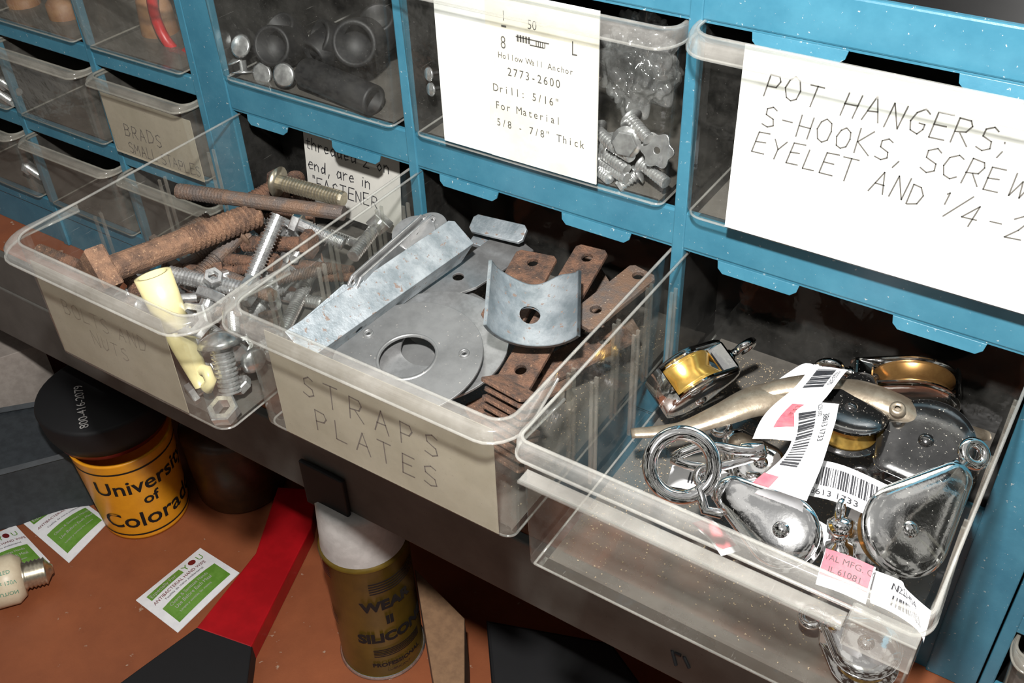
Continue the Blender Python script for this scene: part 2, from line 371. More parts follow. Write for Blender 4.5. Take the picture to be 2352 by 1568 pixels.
frontcard(D1,2.3,10.0,-12.4,-5.9,-1.2,deco1,[TAN,FPENCIL])
q=ony(712,470,1.2)
def deco0(mb,M,w,h):
    for s,u,v in (('threaded 2 on',684,342),('end, are in',694,388),('"FASTENER',706,428)):
        g=ony(u,v,1.2);hand(mb,s,(g.x-q.x+.25,g.z-q.z),.64,M,1,.055,.24)
card(D1,q,(1,0,0),(0,.1,1),5.9,-.1-q.z,deco0,[GCARD,INK])
# closed drawers, upper row
zu=RH+H-.2
E1=tray(cab,XL+.2,X1-.4,-.75,14,zu,6.85,lipf=.5,r=.6)
E2=tray(cab,X1+.4,X2-.4,-.75,14,zu,6.85,lipf=.6,r=.6,lipd=.5)
E3=tray(cab,X2+.3,X3-.3,-1.1,14,RH+H-.02,6.85,lipf=.75,r=.8,lipd=.4,lm=4)
A=ony(1020,305,-.6);Bq=ony(1370,405,-.6)
def decop(mb,M,w,h):
    mb.bb((w*.33,0,0),(w,h,.02),1,M=M)
    def T(s,x,y,size,**k):
        me=text(s,size,bold=-.004,**k);mb.mesh(me,2,M@Matrix.Translation((x,y,.03)))
    def TM(s,x,y,size,adv):   # monospaced printer lettering
        for i,ch in enumerate(s):
            if ch!=' ':
                me=text(ch,size,'CENTER',xs=.85);mb.mesh(me,2,M@Matrix.Translation((x+adv*(i+.5),y,.03)))
    x0=w*.36
    T('1',x0+.5,5.55,.55,xs=.7);T('-',x0+.45,5.15,.9,xs=1);T('8',x0+.42,4.5,.7,xs=.7)
    T('50',x0+1.6,5.45,.5,xs=.8);T('L',x0+3.4,4.85,.75,xs=.7)
    TM('Hollow Wall Anchor',x0+.3,4.12,.33,.178);TM('2773-2600',x0+.65,3.5,.46,.26)
    TM('Drill: 5/16"',x0+.0,2.75,.44,.245);TM('For Material',x0+.05,2.05,.44,.245);TM('5/8 - 7/8" Thick',x0+.08,1.35,.44,.245)
    dz=-.45
    for i in range(5): mb.bb((x0+1.15+i*.12,5.35+dz,.02),(x0+1.22+i*.12,5.6+dz,.035),2,M=M)
    mb.bb((x0+1.1,5.5+dz,.02),(x0+2.5,5.54+dz,.035),2,M=M);mb.bb((x0+1.7,5.3+dz,.02),(x0+2.3,5.34+dz,.035),2,M=M)
    for i in range(5): mb.bb((x0+1.95+i*.09,5.32+dz,.02),(x0+1.98+i*.09,5.52+dz,.035),2,M=M)
card(E2,(A.x,-.6,2.05),(1,0,0),(0,0,1),Bq.x-A.x,6.6,decop,[WHITE,CREAMC,FINK])
A=ony(1668,488,-.95)
def decoh(mb,M,w,h):
    hand(mb,'POT HANGERS;',(.8,h-1.5),.78,M,1,.045,.3,slope=-.02,ital=.16)
    hand(mb,'S-HOOKS, SCREW',(.85,h-2.55),.78,M,1,.045,.26,slope=-.03,ital=.16)
    x=hand(mb,'EYELET AND ',(.65,h-3.5),.76,M,1,.045,.23,slope=-.06,ital=.16)
    y=h-3.5-.06*.76*11
    hand(mb,'1',(x,y+.35),.42,M,1,.045,.1,ital=.16);hand(mb,'/',(x+.15,y),.8,M,1,.045,.1,ital=.35);hand(mb,'4',(x+.6,y-.15),.7,M,1,.045,.1,ital=.16)
    hand(mb,'-20',(x+1.35,y-.15),.78,M,1,.045,.3,slope=-.06,ital=.16)
card(E3,(A.x,-.95,2.1),(1,0,0),(0,0,1),X3-.7-A.x,6.6,decoh,[WHITE,PENCIL])
# ---- small drawer cabinets
def smallcab(xs,zr,zb,lab,cards=None,zt=ZT):
    c=empty('small_drawer_cabinet',label=lab,category='cabinet')
    for x in xs: post(x-.25,x+.25,c,zb,zt)
    for z in zr:
        mb=MB();mb.bb((xs[0],0,z),(xs[-1],.3,z+.95),0,.06);mb.bb((xs[0],.3,z+.8),(xs[-1],12,z+.9),1);mb.obj('shelf_rail',[BLUE,BLACK],c)
    if zr[-1]-zb>.5:
        mb=MB();mb.bb((xs[0],.1,zb),(xs[-1],.4,zr[-1]+.1));mb.obj('base_panel',[BLUE],c)
    mb=MB();mb.bb((xs[0],12,zb),(xs[-1],12.2,zt));mb.obj('back_panel',[BLACK],c)
    for x in xs:
        mb=MB();mb.bb((x-.05,.3,zb),(x+.05,12,zt));mb.obj('divider_panel',[BLACK],c)
    for i in range(len(xs)-1):
        for k in range(len(zr)):
            top=(zr[k-1] if k else zr[0]+5.9)-.3
            d=tray(c,xs[i]+.4,xs[i+1]-.4,-.7,11,top,top-zr[k]-1.1,lipf=.55,lips=.12,lipd=.22,r=.5,mats=[CLRD,CLRDE,CLRF])
            if cards and (i,k) in cards: cards[(i,k)](d,xs[i]+.6,xs[i+1]-.6,zr[k]+1.2,top-.9)
    return c
def brads(d,x0,x1,z0,z1):
    def dd(mb,M,w,h):
        hand(mb,'BRADS',(1.2,h-2.2),.75,M,1,.05,.25);hand(mb,'SMALL STAPLES',(1.2,h-3.2),.62,M,1,.045,.16)
    card(d,(x0,-.5,z0),(1,0,0),(0,0,1),x1-x0,z1-z0,dd,[TAN,PENCIL])
smallcab([-34.9,-26.1,-17.3,-8.6,-.62],[.1,-5.75,-11.7],-14,'blue steel cabinet of small dusty clear drawers',{(3,1):brads})
smallcab([40.1,48.5,57],[.8,-5.8,-12.6,-17.0],ZB,'blue steel cabinet of small clear drawers beside tall divider',None)
# ---- hardware
def thread(r,z0,z1,d=.2):
    p=max(.14,r*.42);pr=[];z=z0
    while z<z1-p: pr+=[(r,z),(r,z+p*.25),(r*(1-d),z+p*.5),(r*(1-d),z+p*.75)];z+=p
    pr+=[(r,z),(r*.9,z1),(0,z1)];return pr
def bolt(p0,p1,r,head='hex',m=ZINC,tf=.6,hm=None,lab='zinc-plated threaded bolt',grp=None,name='bolt'):
    L=(V(p1)-V(p0)).length;M=AX(p0,p1)
    mb=MB();a=L*(1-tf);mb.lathe([(0,0),(r*.93,0),(r*.93,a)]+thread(r,a,L),16,0,M,sm=False)
    o=mb.obj(name,[m],None,label=lab,category='bolt')
    if grp:o['group']=grp
    if head:
        h=MB()
        if head=='hex': h.ngon(r*1.85,6,-r*1.2,.0,0,M,r*.15)
        elif head=='square': h.ngon(r*2.1,4,-r*1.4,0,0,M,r*.12)
        elif head=='round': h.lathe([(0,-r*1.1),(r*.9,-r*.95),(r*1.6,-r*.5),(r*1.95,0),(0,0)],20,0,M)
        elif head=='flange': h.lathe([(0,-.15),(r*1.9,-.12),(r*2,.0),(0,0.02)],24,0,M);h.ngon(r*1.6,6,-r*1.2,-.1,0,M,.03)
        h.obj('bolt_head',[hm or m],o)
    return o
def nut(p,n,r,m=ZINC,lab='zinc-plated hex nut in the bolt heap',name='hex_nut',th=.8):
    mb=MB();M=AX(V(p),V(p)+V(n));mb.ngon(r,6,0,r*th,0,M,r*.1,0,r*.55)
    return mb.obj(name,[m],None,label=lab,category='nut')
def B1(u0,v0,z0,u1,v1,z1,r,*a,**k): return bolt(at(u0,v0,z0),at(u1,v1,z1),r,*a,**k)
g1='bolts heaped in the open drawer'
rb='rusted steel bolt with coarse threads';zb_='shiny zinc-plated bolt among rusty ones'
B1(790,490,-2.0,408,438,-1.7,.36,None,RUSTG,.3,lab='long dark rusted threaded rod',grp=g1)
B1(250,620,-1.9,590,492,-2.6,.6,'square',RUSTT,.5,lab='large tan-rusted square-head bolt',grp=g1)
B1(640,418,-2.2,790,458,-2.4,.38,'round',YZINC,.9,lab='short yellow-zinc bolt with round head',grp=g1)
B1(630,430,-3,560,470,-3.2,.4,'hex',RUST,.9,lab=rb,grp=g1)
B1(640,495,-1.8,578,640,-3.8,.36,None,ZINC,1,lab=zb_,grp=g1)
B1(560,665,-3.4,388,628,-3.0,.36,'hex',ZINC,1,lab=zb_,grp=g1)
B1(545,545,-3.4,450,640,-4.2,.36,'flange',RUSTG,.5,lab='rusted flanged bolt in the heap',grp=g1)
B1(225,630,-2.4,90,575,-2.2,.3,'hex',RUST,.7,lab=rb,grp=g1)
B1(330,660,-4,250,740,-4.6,.33,'round',RUSTG,.6,lab=rb,grp=g1)
B1(700,560,-3.4,560,560,-3.8,.36,'hex',RUST,.6,lab=rb,grp=g1)
B1(690,515,-3,790,560,-3.8,.33,'hex',ZINC,.8,lab=zb_,grp=g1)
B1(500,600,-4.8,600,700,-5.2,.35,'hex',RUST,.6,lab=rb,grp=g1)
B1(370,560,-4.8,480,500,-4.6,.3,'hex',RUSTG,.6,lab=rb,grp=g1)
B1(300,600,-4.6,420,700,-5.2,.3,'hex',RUSTG,.6,lab=rb,grp=g1)
B1(660,640,-4.6,560,740,-5.4,.35,'hex',ZINC,.8,lab=zb_,grp=g1)
B1(480,690,-3.6,440,790,-4.8,.36,'hex',ZINC,.8,lab=zb_,grp=g1)
B1(505,790,-3.6,530,900,-5.5,.46,'round',ZINC,.95,lab='zinc-plated carriage bolt standing on end',grp=g1)
B1(640,600,-5,740,560,-5.2,.33,'hex',RUSTG,.6,lab=rb,grp=g1)
B1(200,720,-5.2,330,800,-5.6,.3,'hex',RUSTG,.6,lab=rb,grp=g1)
B1(720,620,-5.4,620,820,-5.6,.3,'hex',ZINC,.8,lab=zb_,grp=g1)
B1(560,440,-5.4,700,470,-5.4,.3,'hex',RUST,.8,lab=rb,grp=g1)
B1(430,650,-3.9,560,720,-4.6,.33,'hex',ZINC,.8,lab=zb_,grp=g1)
B1(660,530,-3.6,600,600,-4.4,.33,'flange',ZINC,.8,lab=zb_,grp=g1)
rnd=random.Random(11)
for i in range(52):
    z=rnd.choice([-5.7,-5.3,-4.8,-4.3,-3.9]);x=rnd.uniform(3.2,10.8);y=rnd.uniform(-10.5,.8);a=rnd.uniform(0,6.28);L=rnd.uniform(1.6,3.4);r=rnd.uniform(.2,.33)
    d=V((math.cos(a),math.sin(a),rnd.uniform(-.15,.15)))*L/2;p=V((x,y,z))
    q0=p-d;q1=p+d
    for qq in (q0,q1): qq.x=min(max(qq.x,2.6),11.3);qq.y=min(max(qq.y,-11.3),1.6)
    if (q1-q0).length<1: continue
    k=rnd.random()+(.25 if x>7.5 and y<-5 else 0);m=RUST if k<.22 else RUSTG if k<.42 else ZINC
    bolt(q0,q1,r,rnd.choice(['hex','hex','round','square',None]),m,rnd.uniform(.5,1),lab=zb_ if m is ZINC else rb,grp=g1)
nut(at(520,950,-6.0),(0.05,-.3,1),.66)
nut(at(452,740,-2.6),(.2,-.6,.8),.75,ZINC,'knurled zinc-plated nut beside plastic anchor')
nut(at(560,800,-4.6),(.4,-.4,.7),.5);nut(at(490,640,-2.8),(.4,-.2,.7),.42);nut(at(620,740,-5.0),(0,.2,1),.5,RUSTG,'rusted hex nut in the bolt heap')
nut(at(470,860,-5.4),(.1,-.4,.8),.5);nut(at(560,890,-5.7),(-.3,-.3,.8),.45)
a=at(350,630,-.5);b=at(402,750,-2.6);c_=at(466,880,-5.2);M=AX(b,a);L=(a-b).length
mb=MB();mb.lathe([(.0,0),(.62,0),(.72,L),(.54,L),(.5,L*.4),(0,L*.4)],28,0,M)
o=mb.obj('wall_anchor',[CREAMP],None,label='cream plastic toggle wall anchor with hollow sleeve',category='wall anchor')
mb=MB();mb.tube([b+(a-b)*.1,b.lerp(c_,.3),b.lerp(c_,.7),c_],[.6,.56,.48,.4],12,0,flat=.6);
mb.tube([c_,c_+V((.4,-.1,.0)),c_+V((.6,0,.45)),c_+V((.4,.05,.8)),c_+V((0,.1,.65))],.24,8,0);mb.obj('toggle_arm',[CREAMP],o)
# ---- plates drawer
def disc(p,n,r,hole,th,m,lab,extra=(),name='washer',cat='washer'):
    mb=MB();M=FR(p,V((1,0,0)),z=n)
    mb.plate(circ(0,0,r,64),[circ(0,0,hole,40)]+[circ(x,y,rr,16) for x,y,rr in extra],th,0,M,.02)
    return mb.obj(name,m if isinstance(m,list) else [m],None,label=lab,category=cat),M
p=at(990,792,-3.4);disc(p,(.05,-.12,.98),180/pc(p),1.2,.12,SATIN,'brushed steel cover plate disc under another disc')
p=at(935,820,-3.1);r=176/pc(p)
e1=at(847,770,-3.1)-p;e2=at(1068,822,-3.1)-p
o,M=disc(p,(.05,-.16,.98),r,68/pc(p),.1,GREY,'dull grey steel disc with large centre hole',[(e1.x,e1.y,.12),(e2.x,e2.y,.12)])
mb=MB();
for e in (e1,e2): mb.lathe([(.13,0),(.13,.09),(.2,.07),(.22,.0)],16,0,M@Matrix.Translation((e.x,e.y,.05)))
mb.lathe([(68/pc(p)-.03,-.05),(68/pc(p)-.03,.08),(68/pc(p)+.06,.08),(68/pc(p)+.1,.03)],40,0,M);mb.obj('raised_rim',[GREY],o)
p=at(985,765,-3.9);disc(p,(.0,-.05,1),168/pc(p),.8,.12,GREY,'dull grey steel disc at the bottom of the stack')
# angle iron
a=at(708,826,-2.5);b=at(1086,560,-1.7);d=(b-a);L=d.length
mb=MB();M=FR(a,d,z=(.4,-.62,.68));mb.plate([(0,0),(L,0),(L,1.2),(L-.2,1.35),(0,1.35)],[],.14,0,M,.02)
mb.plate([(0,0),(L,0),(L-.3,1.2),(0,1.2)],[circ(L*.3,.6,.2,12)],.14,0,M@Matrix.Translation((0,.05,0))@Matrix.Rotation(math.radians(-95),4,'X'),.02)
mb.obj('angle_bracket',[GALV],None,label='long galvanised steel angle bracket',category='bracket')
A_=at(930,690,-3.4);B_=at(1190,550,-3.0);M=FR(A_,B_-A_,z=(0.05,-.15,1));L=(B_-A_).length
mb=MB();mb.plate([(0,0),(L,.9),(L,-1.0),(L*.45,-1.3),(.3,-.8)],[circ(L*.42,-.3,.26,20)],.12,0,M,.02);mb.obj('gusset_plate',[SATIN],None,label='galvanised gusset plate with round hole',category='plate')
def strap(p0,p1,w,holes,m,n=(0,-.1,1),th=.2,lab='rusted steel strap with screw holes',name='mending_strap',rnd=.15,hr=.26):
    d=V(p1)-V(p0);L=d.length;M=FR(p0,d,z=n);mb=MB()
    o=[(rnd,-w/2),(L-rnd,-w/2),(L,-w/2+rnd),(L,w/2-rnd),(L-rnd,w/2),(rnd,w/2),(0,w/2-rnd),(0,-w/2+rnd)]
    mb.plate(o,[circ(L*h,0,hr,20) for h in holes],th,0,M,.03)
    return mb.obj(name,[m],None,label=lab,category='metal strap')
strap(at(1362,572,-1.9),at(1150,930,-3.8),1.35,[.07,.3,.8],RUST)
strap(at(1235,585,-2.4),at(1150,740,-3.1),1.75,[.14,.8],RUST,lab='wide rusted strap under a curved plate')
strap(at(1480,625,-1.9),at(1330,745,-2.4),1.25,[.1,.75],RUSTG,lab='rusted strap with galvanised patches',th=.22)
strap(at(1440,760,-3.9),at(1180,890,-4.6),1.3,[.2,.8],RUST)
strap(at(1330,600,-3.6),at(1440,780,-4.6),1.3,[.2,.8],RUSTG,lab='rusted strap lying under other straps')
strap(at(1085,512,-2.3),at(1205,540,-2.3),.8,[],GALV,n=(0,-.5,.8),lab='galvanised channel end piece')
strap(at(1095,535,-3.0),at(1190,565,-3.2),1.4,[],GALV,n=(0,-.2,1),lab='short galvanised plate at drawer back')
strap(at(1300,860,-4.6),at(1080,960,-5.2),1.3,[.2,.8],RUST)
for (u,v,u2,v2,z) in ((975,500,800,655,-.9),(998,500,820,658,-1.1)):
    strap(at(u,v,z),at(u2,v2,z-.3),.6,[.05,.95],SATIN,n=(.9,.4,-.1),lab='galvanised strap standing on edge',th=.1,rnd=.25,hr=.15)
p=at(950,535,-1.2);disc(p,(.93,-.1,.3),.9,.25,.12,SATIN,'galvanised round plate leaning on drawer side')
p=at(985,525,-1.5);disc(p,(.9,-.15,.35),.8,.3,.12,GREY,'grey round plate leaning on drawer side')
strap(at(805,660,-1.9),at(695,755,-2.6),.5,[],GALV,n=(.7,.2,.6),th=.1,lab='thin galvanised strip in plates drawer')
n=V((-.2,.45,.85)).normalized();p0=at(1126,866,-2.1)
for i in range(9):
    p=p0-n*.31*i+V((.07*((i*5)%3),.03*(i%2),0))
    strap(p,p+V((1.9,-.35,.12+.05*(i%2))),1.0,[.5],RUST,n=(n.x+.03*(i%3),n.y,n.z),th=.13,lab='small rusted plate in a stack',name='small_plate',rnd=.08,hr=.14)
# saddle
mb=MB();cen=at(1221,702,-1.4);ax=(-RY*.8+RZ*.54+RX*.05).normalized();n=(-RZ*.8-RY*.54+RX*.12);n=(n-ax*n.dot(ax)).normalized();tx=n.cross(ax)*-1
Rr=1.85;Hh=3.0;N=44;vs=[]
def spos(s,t,off=0):
    th=s/Rr;return cen+tx*(math.sin(th)*(Rr+off))-n*((math.cos(th))*(Rr+off)-Rr*.75)+ax*t
S=Rr*1.12
for off in (0,.12):
    for i in range(N+1):
        for j in range(N+1):
            s=-S+2*S*i/N;t=-Hh/2+Hh*j/N
            if t>0: t+=.22*(t/(Hh/2))*math.exp(-((s-S*.55)/.5)**2)-.15*(t/(Hh/2))*math.exp(-((s)/.6)**2)
            d=math.hypot(s,t+.1)
            if .26<d<.46: s,t=s*.4/d,(t+.1)*.4/d-.1
            vs.append(spos(s,t,off))
fs=[]
def inh(i,j):
    s=-S+2*S*(i+.5)/N;t=-Hh/2+Hh*(j+.5)/N;return math.hypot(s,t+.1)<.37
for b in (0,(N+1)**2):
    for i in range(N):
        for j in range(N):
            if not inh(i,j): fs.append([b+i*(N+1)+j,b+(i+1)*(N+1)+j,b+(i+1)*(N+1)+j+1,b+i*(N+1)+j+1])
nn=(N+1)**2
for i in range(N):
    for (a,b) in ((i*(N+1),(i+1)*(N+1)),(i*(N+1)+N,(i+1)*(N+1)+N),(i,i+1),(N*(N+1)+i,N*(N+1)+i+1)): fs.append([a,b,b+nn,a+nn])
mb.add(vs,fs,0,None,True);mb.obj('saddle_plate',[GALV],None,label='curved galvanised saddle plate with centre hole',category='plate')
# ---- pulleys
def pulley(c,e,n,a,ht,wheel=BRASS,plate=CHROME,neck=.55,eye=.5,eyer=.13,lab='chrome pulley with brass wheel',ring=None,wr=.85,pa=1,band=False,dome=1):
    c=V(c);e=V(e);d=(e-c);L=d.length;M=FR(c,d,z=n)
    root=empty('pulley',label=lab,category='pulley')
    out=[];aw=a;a=a*pa
    al=math.acos(max(-1,min(1,(a-neck*.8)/L)))
    for i in range(25):
        w=al+(2*math.pi-2*al)*i/24;out.append((a*math.cos(w),a*math.sin(w)))
    for i in range(9):
        w=-al+2*al*i/8;out.append((L*.8+neck*.8*math.cos(w),neck*.8*math.sin(w)))
    for s in (-1,1):
        mb=MB()
        k=[(1,0),(.98,.1),(.9,.2),(.75,.28),(.5,.33),(.25,.35)]
        vs=[];fs=[];m=len(out)
        cx=L*.2
        for (sc,h) in k:
            for p in out: vs.append((cx+(p[0]-cx)*sc,p[1]*sc,s*(ht+h*dome)))
        vs.append((cx,0,s*(ht+k[-1][1]*dome)))
        for q in range(len(k)-1):
            for i in range(m): j=(i+1)%m;fs.append([q*m+i,q*m+j,(q+1)*m+j,(q+1)*m+i])
        for i in range(m): fs.append([(len(k)-1)*m+i,(len(k)-1)*m+(i+1)%m,len(k)*m])
        b=len(vs)
        for p in out: vs.append((p[0]*.99,p[1]*.99,s*(ht-.08)))
        for i in range(m): j=(i+1)%m;fs.append([i,j,b+j,b+i])
        fs.append([b+i for i in range(m)])
        mb.add(vs,fs,0,M,True);mb.obj('side_plate',[plate],root)
    mb=MB();w=ht-.12;g=aw*wr
    mb.lathe([(0,-w),(g,-w),(g,-w*.8),(g*.82,0),(g,w*.8),(g,w),(0,w)],40,0,M);mb.obj('sheave_wheel',[wheel],root)
    if band:
        mb=MB();R1=a*1.04;R2=a*.99
        mb.lathe([(R2,-ht-.1),(R1,-ht-.1),(R1,ht+.1),(R2,ht+.1),(R2,-ht-.1)],16,0,M,a0=.36,a1=.64);mb.obj('end_band',[plate],root)
    mb=MB();t=ht+.33*dome
    for s in (-1,1): mb.lathe([(.0,t+.14),(.14,t+.13),(.24,t+.06),(.27,t-.04)],20,0,M@(Matrix.Identity(4) if s>0 else Matrix.Rotation(math.pi,4,'X')))
    mb.lathe([(.14,-t),(.14,t)],12,0,M);mb.obj('axle_rivet',[plate],root)
    mb=MB();mb.box((L*.82,0,0),(neck*1.3,neck*1.3,ht*2),0,M,.1)
    mb.lathe([(0,0),(.24,0),(.24,.3),(.17,.35),(.17,.55),(0,.55)],16,0,M@Matrix.Translation((L*.9,0,0))@Matrix.Rotation(math.pi/2,4,'Y'))
    mb.obj('swivel_neck',[plate],root)
    mb=MB();R0=ring or eye
    mb.tube([(L+.35+R0+math.cos(2*math.pi*i/32)*R0,math.sin(2*math.pi*i/32)*R0,0) for i in range(32)],eyer,10,0,True,M);mb.obj('eye_ring',[plate],root)
    return root
pulley(at(1578,875,-4.0),at(1675,818,-3.5),RX*.5+RY*.8-RZ*.35,1.35,.62,lab='chrome pulley with bright brass wheel on edge',eye=.36,eyer=.16,wr=.92,pa=1,band=True,dome=.9)
pulley(at(2095,893,-3.8),at(1950,855,-3.2),RX*-.2+RY*.9-RZ*.45,1.6,.5,DBRASS,DCHROME,lab='dusty chrome pulley with dark brass wheel',eye=.4,eyer=.16,wr=.92,band=True,dome=.6)
pulley(at(1945,968,-3.2),at(1985,880,-3.4),(.02,-.12,1),1.3,.5,BRASS,DARKM,lab='round dark pulley lying flat on its side',eye=.3,dome=.5)
pulley(at(2125,1025,-3.4),at(2015,1075,-4.0),(.1,-.3,.95),1.6,.35,DBRASS,DARKM,lab='dusty chrome pulley side up, dark reflection put into its colour',eye=.3,dome=.5)  # dark plate metal stands in for the black this chrome reflects
pulley(at(2062,1222,-2.8),at(2205,1075,-2.0),(.3,-.7,.65),1.4,.5,DBRASS,DCHROME,lab='large dusty chrome pulley on its side',eye=.36,eyer=.18,neck=.65,wr=.8,dome=.8)
pulley(at(1800,1225,-2.6),at(1660,1122,-2.3),(.25,-.6,.75),1.12,.42,BRASS,CHROME,lab='bright chrome swivel-eye pulley',eye=.3,neck=.75,wr=.8,dome=.8)
pulley(at(1985,1500,-5.5),at(1905,1445,-5.5),(.1,-.2,1),1.05,.4,BRASS,CHROME,lab='chrome pulley on the drawer floor by the front',eye=.3,neck=.6,wr=.8,dome=.8)
pulley(at(1745,1085,-4.9),at(1680,1010,-4.7),(.2,-.3,.9),1.0,.38,BRASS,CHROME,lab='chrome pulley buried under tags and hooks',eye=.3,neck=.6,wr=.8,dome=.8)
p=at(1566,1068,-1.3);rr=74/pc(p);M=FR(p,RX,z=(.45,-.55,.7))
mb=MB();mb.tube([(rr*math.cos(2*math.pi*i/48),rr*math.sin(2*math.pi*i/48),0) for i in range(48)],.24,14,0,True,M)
o=mb.obj('split_ring',[CHROME],None,label='large chrome ring threaded through pulley eye',category='ring')
mb=MB();p2=at(1640,1145,-1.9);mb.tube([p2+V((-.35,.5,.3)),p2+V((-.5,0,.1)),p2+V((-.1,-.4,-.2)),p2+V((.3,-.1,-.4))],.17,8)
mb.obj('link',[CHROME],o)
a=at(1925,1290,-3.6);b=at(1930,1190,-2.2);M=AX(a,b);L=(b-a).length
mb=MB();mb.lathe([(0,0),(.42,.05),(.46,.3),(.4,.6),(.25,.7),(.25,.95),(.38,1.05),(.38,1.4),(.2,1.5),(0,1.52)],24,0,M)
mb.tube([M@V((.3*math.cos(w),0,1.75+.3*math.sin(w))) for w in [i*math.pi/10 for i in range(20)]],.1,8,0,True)
mb.obj('swivel_fitting',[CHROME],None,label='small chrome swivel fitting with eye',category='fitting')
a=at(1545,1050,-3.6);b=at(1760,1035,-3.2)
mb=MB();mb.tube([a+(b-a)*t+V((0,math.sin(t*6.28)*.2,.35*math.sin(math.pi*t))) for t in [i/10 for i in range(11)]],.18,10)
mb.tube([a+(b-a)*t+V((0,-.6*math.sin(math.pi*t),-.1)) for t in [i/10 for i in range(11)]],.17,10)
mb.lathe([(.2,0),(.34,.1),(.34,.8),(.2,.9)],14,0,AX(b-(b-a).normalized()*.9,b));mb.obj('snap_hook',[CHROME],None,label='small chrome snap hook in drawer',category='hook')
def cp(l): return [at(*q) for q in l]
def smooth(pts,rs,k=6):
    P=[];Q=[];n=len(pts)
    for i in range(n-1):
        p0=pts[max(i-1,0)];p1=pts[i];p2=pts[i+1];p3=pts[min(i+2,n-1)]
        for j in range(k):
            t=j/k;P.append(.5*((2*p1)+(p2-p0)*t+(2*p0-5*p1+4*p2-p3)*t*t+(3*p1-p0-3*p2+p3)*t**3));Q.append(rs[i]+(rs[i+1]-rs[i])*t)
    return P+[pts[-1]],Q+[rs[-1]]
mb=MB();a,b=smooth(cp([(1450,995,-3.8),(1560,985,-3.7),(1650,955,-3.4),(1740,920,-3.2),(1850,910,-3.3),(1930,950,-3.8)]),[.22,.3,.5,.72,.75,.5]);mb.tube(a,b,14,0,flat=.55)
a,b=smooth(cp([(1700,925,-3.3),(1780,895,-2.9),(1860,885,-2.8),(1930,890,-2.8)]),[.2,.4,.5,.45]);mb.tube(a,b,14,0,flat=.6)
o=mb.obj('rope_cleat',[NICKEL],None,label='worn satin nickel rope cleat with curved horns',category='cleat')
mb=MB();a,b=smooth(cp([(1830,890,-3.3),(1960,900,-2.8),(2060,935,-2.7),(2150,975,-3.2),(2270,1000,-4.2)]),[.4,.6,.6,.42,.2]);mb.tube(a,b,14,0,flat=.55);
p=at(2062,937,-2.28);mb.lathe([(.1,0),(.16,.06),(.26,.02),(.28,-.1)],16,0,FR(p,(1,0,0),z=(.1,-.3,1)))
mb.obj('cleat_horn',[NICKEL],o)
# ---- paper tags
def tag(name_lab,cl,wd,deco,nseg=5):
    pts,_=smooth([at(*q) for q in cl],[0]*len(cl),nseg);n=len(pts)
    W=[wd(i/(n-1)) for i in range(n)]
    def ev(s,t,off=0):
        f=max(0,min(.9999,s))*(n-1);i=int(f);k=f-i
        c=pts[i].lerp(pts[i+1],k);w=W[i].lerp(W[i+1],k);d=pts[i+1]-pts[i]
        nn=d.cross(w).normalized()
        if nn.z<0: nn=-nn
        return c+w*(t-.5)+nn*off
    mb=MB();vs=[];fs=[]
    for i in range(n): vs+=[ev(i/(n-1),0),ev(i/(n-1),.5,.04),ev(i/(n-1),1)]
    for i in range(n-1): fs+=[[3*i,3*i+1,3*i+4,3*i+3],[3*i+1,3*i+2,3*i+5,3*i+4]]
    mb.add(vs,fs,0,None,True)
    def patch(s0,s1,t0,t1,mi,off=.06,k=4):
        for q in range(k):
            a=s0+(s1-s0)*q/k;b=s0+(s1-s0)*(q+1)/k;mb.add([ev(a,t0,off),ev(b,t0,off),ev(b,t1,off),ev(a,t1,off)],[[0,1,2,3]],mi)
    L=sum((pts[i+1]-pts[i]).length for i in range(n-1))
    def txt(s,s0,t0,size,mi=1):
        me=text(s,size)
        w=W[0].length
        for v in me.vertices: v.co=ev(s0+v.co.x/L,t0+v.co.y/w,.07)
        mb.mesh(me,mi)
    def bars(s0,s1,t0,t1,cnt):
        rnd=random.Random(cnt);x=s0
        dx=(s1-s0)/cnt
        for i in range(cnt):
            w=dx*rnd.choice([.3,.5,.75]);patch(x,x+w,t0,t1,1,.065,1);x+=dx
    deco(patch,txt,bars)
    return mb.obj('price_tag',[PAPER,INK,PINK],None,label=name_lab,category='tag')
def d_a(patch,txt,bars):
    bars(.06,.3,.25,.75,14);txt('N223-370',.1,.8,.2);patch(.5,.8,.4,.98,2);txt('VAL MFG. CO.',.5,.78,.16);txt('IL 61081',.52,.55,.18)
tag('white paper price tag with barcode and red strip',[(1905,845,-1.9),(1860,900,-1.6),(1800,960,-1.5),(1775,1010,-1.6)],lambda s:V((1.2,.35+.3*math.sin(3*s),.1+.2*math.sin(9*s))),d_a,6)
def d_a2(patch,txt,bars):
    bars(.15,.75,.1,.5,20);txt('38613 1733',.2,.68,.3);txt('N223-370',.05,.55,.2);patch(.85,1,.0,.3,2)
tag('creased white price tag with large barcode',[(1875,925,-1.5),(1870,985,-1.1),(1840,1060,-1.0),(1790,1130,-1.2)],lambda s:V((1.35-.4*math.sin(4*s),.5+.5*math.sin(5*s),.15)),d_a2,6)
def d_b(patch,txt,bars):
    bars(.2,.85,.3,.8,26);txt('8613 1733',.2,.05,.32)
tag('white paper price tag lying across pulleys',[(1835,1090,-2.0),(1930,1110,-2.0),(2040,1160,-2.1)],lambda s:V((-.35,1.5,.1)),d_b)
def d_c(patch,txt,bars):
    patch(.02,.95,.3,1,2);txt('VAL MFG. CO.',.06,.72,.25);txt('IL 61081',.2,.42,.25)
tag('white tag with red printed maker strip',[(1885,1300,-2.3),(1940,1318,-2.2),(2000,1345,-2.2)],lambda s:V((-.1,.8,.7)),d_c)
def d_d(patch,txt,bars): bars(.3,.8,.2,.5,12);txt('N223-404',.25,.65,.28)
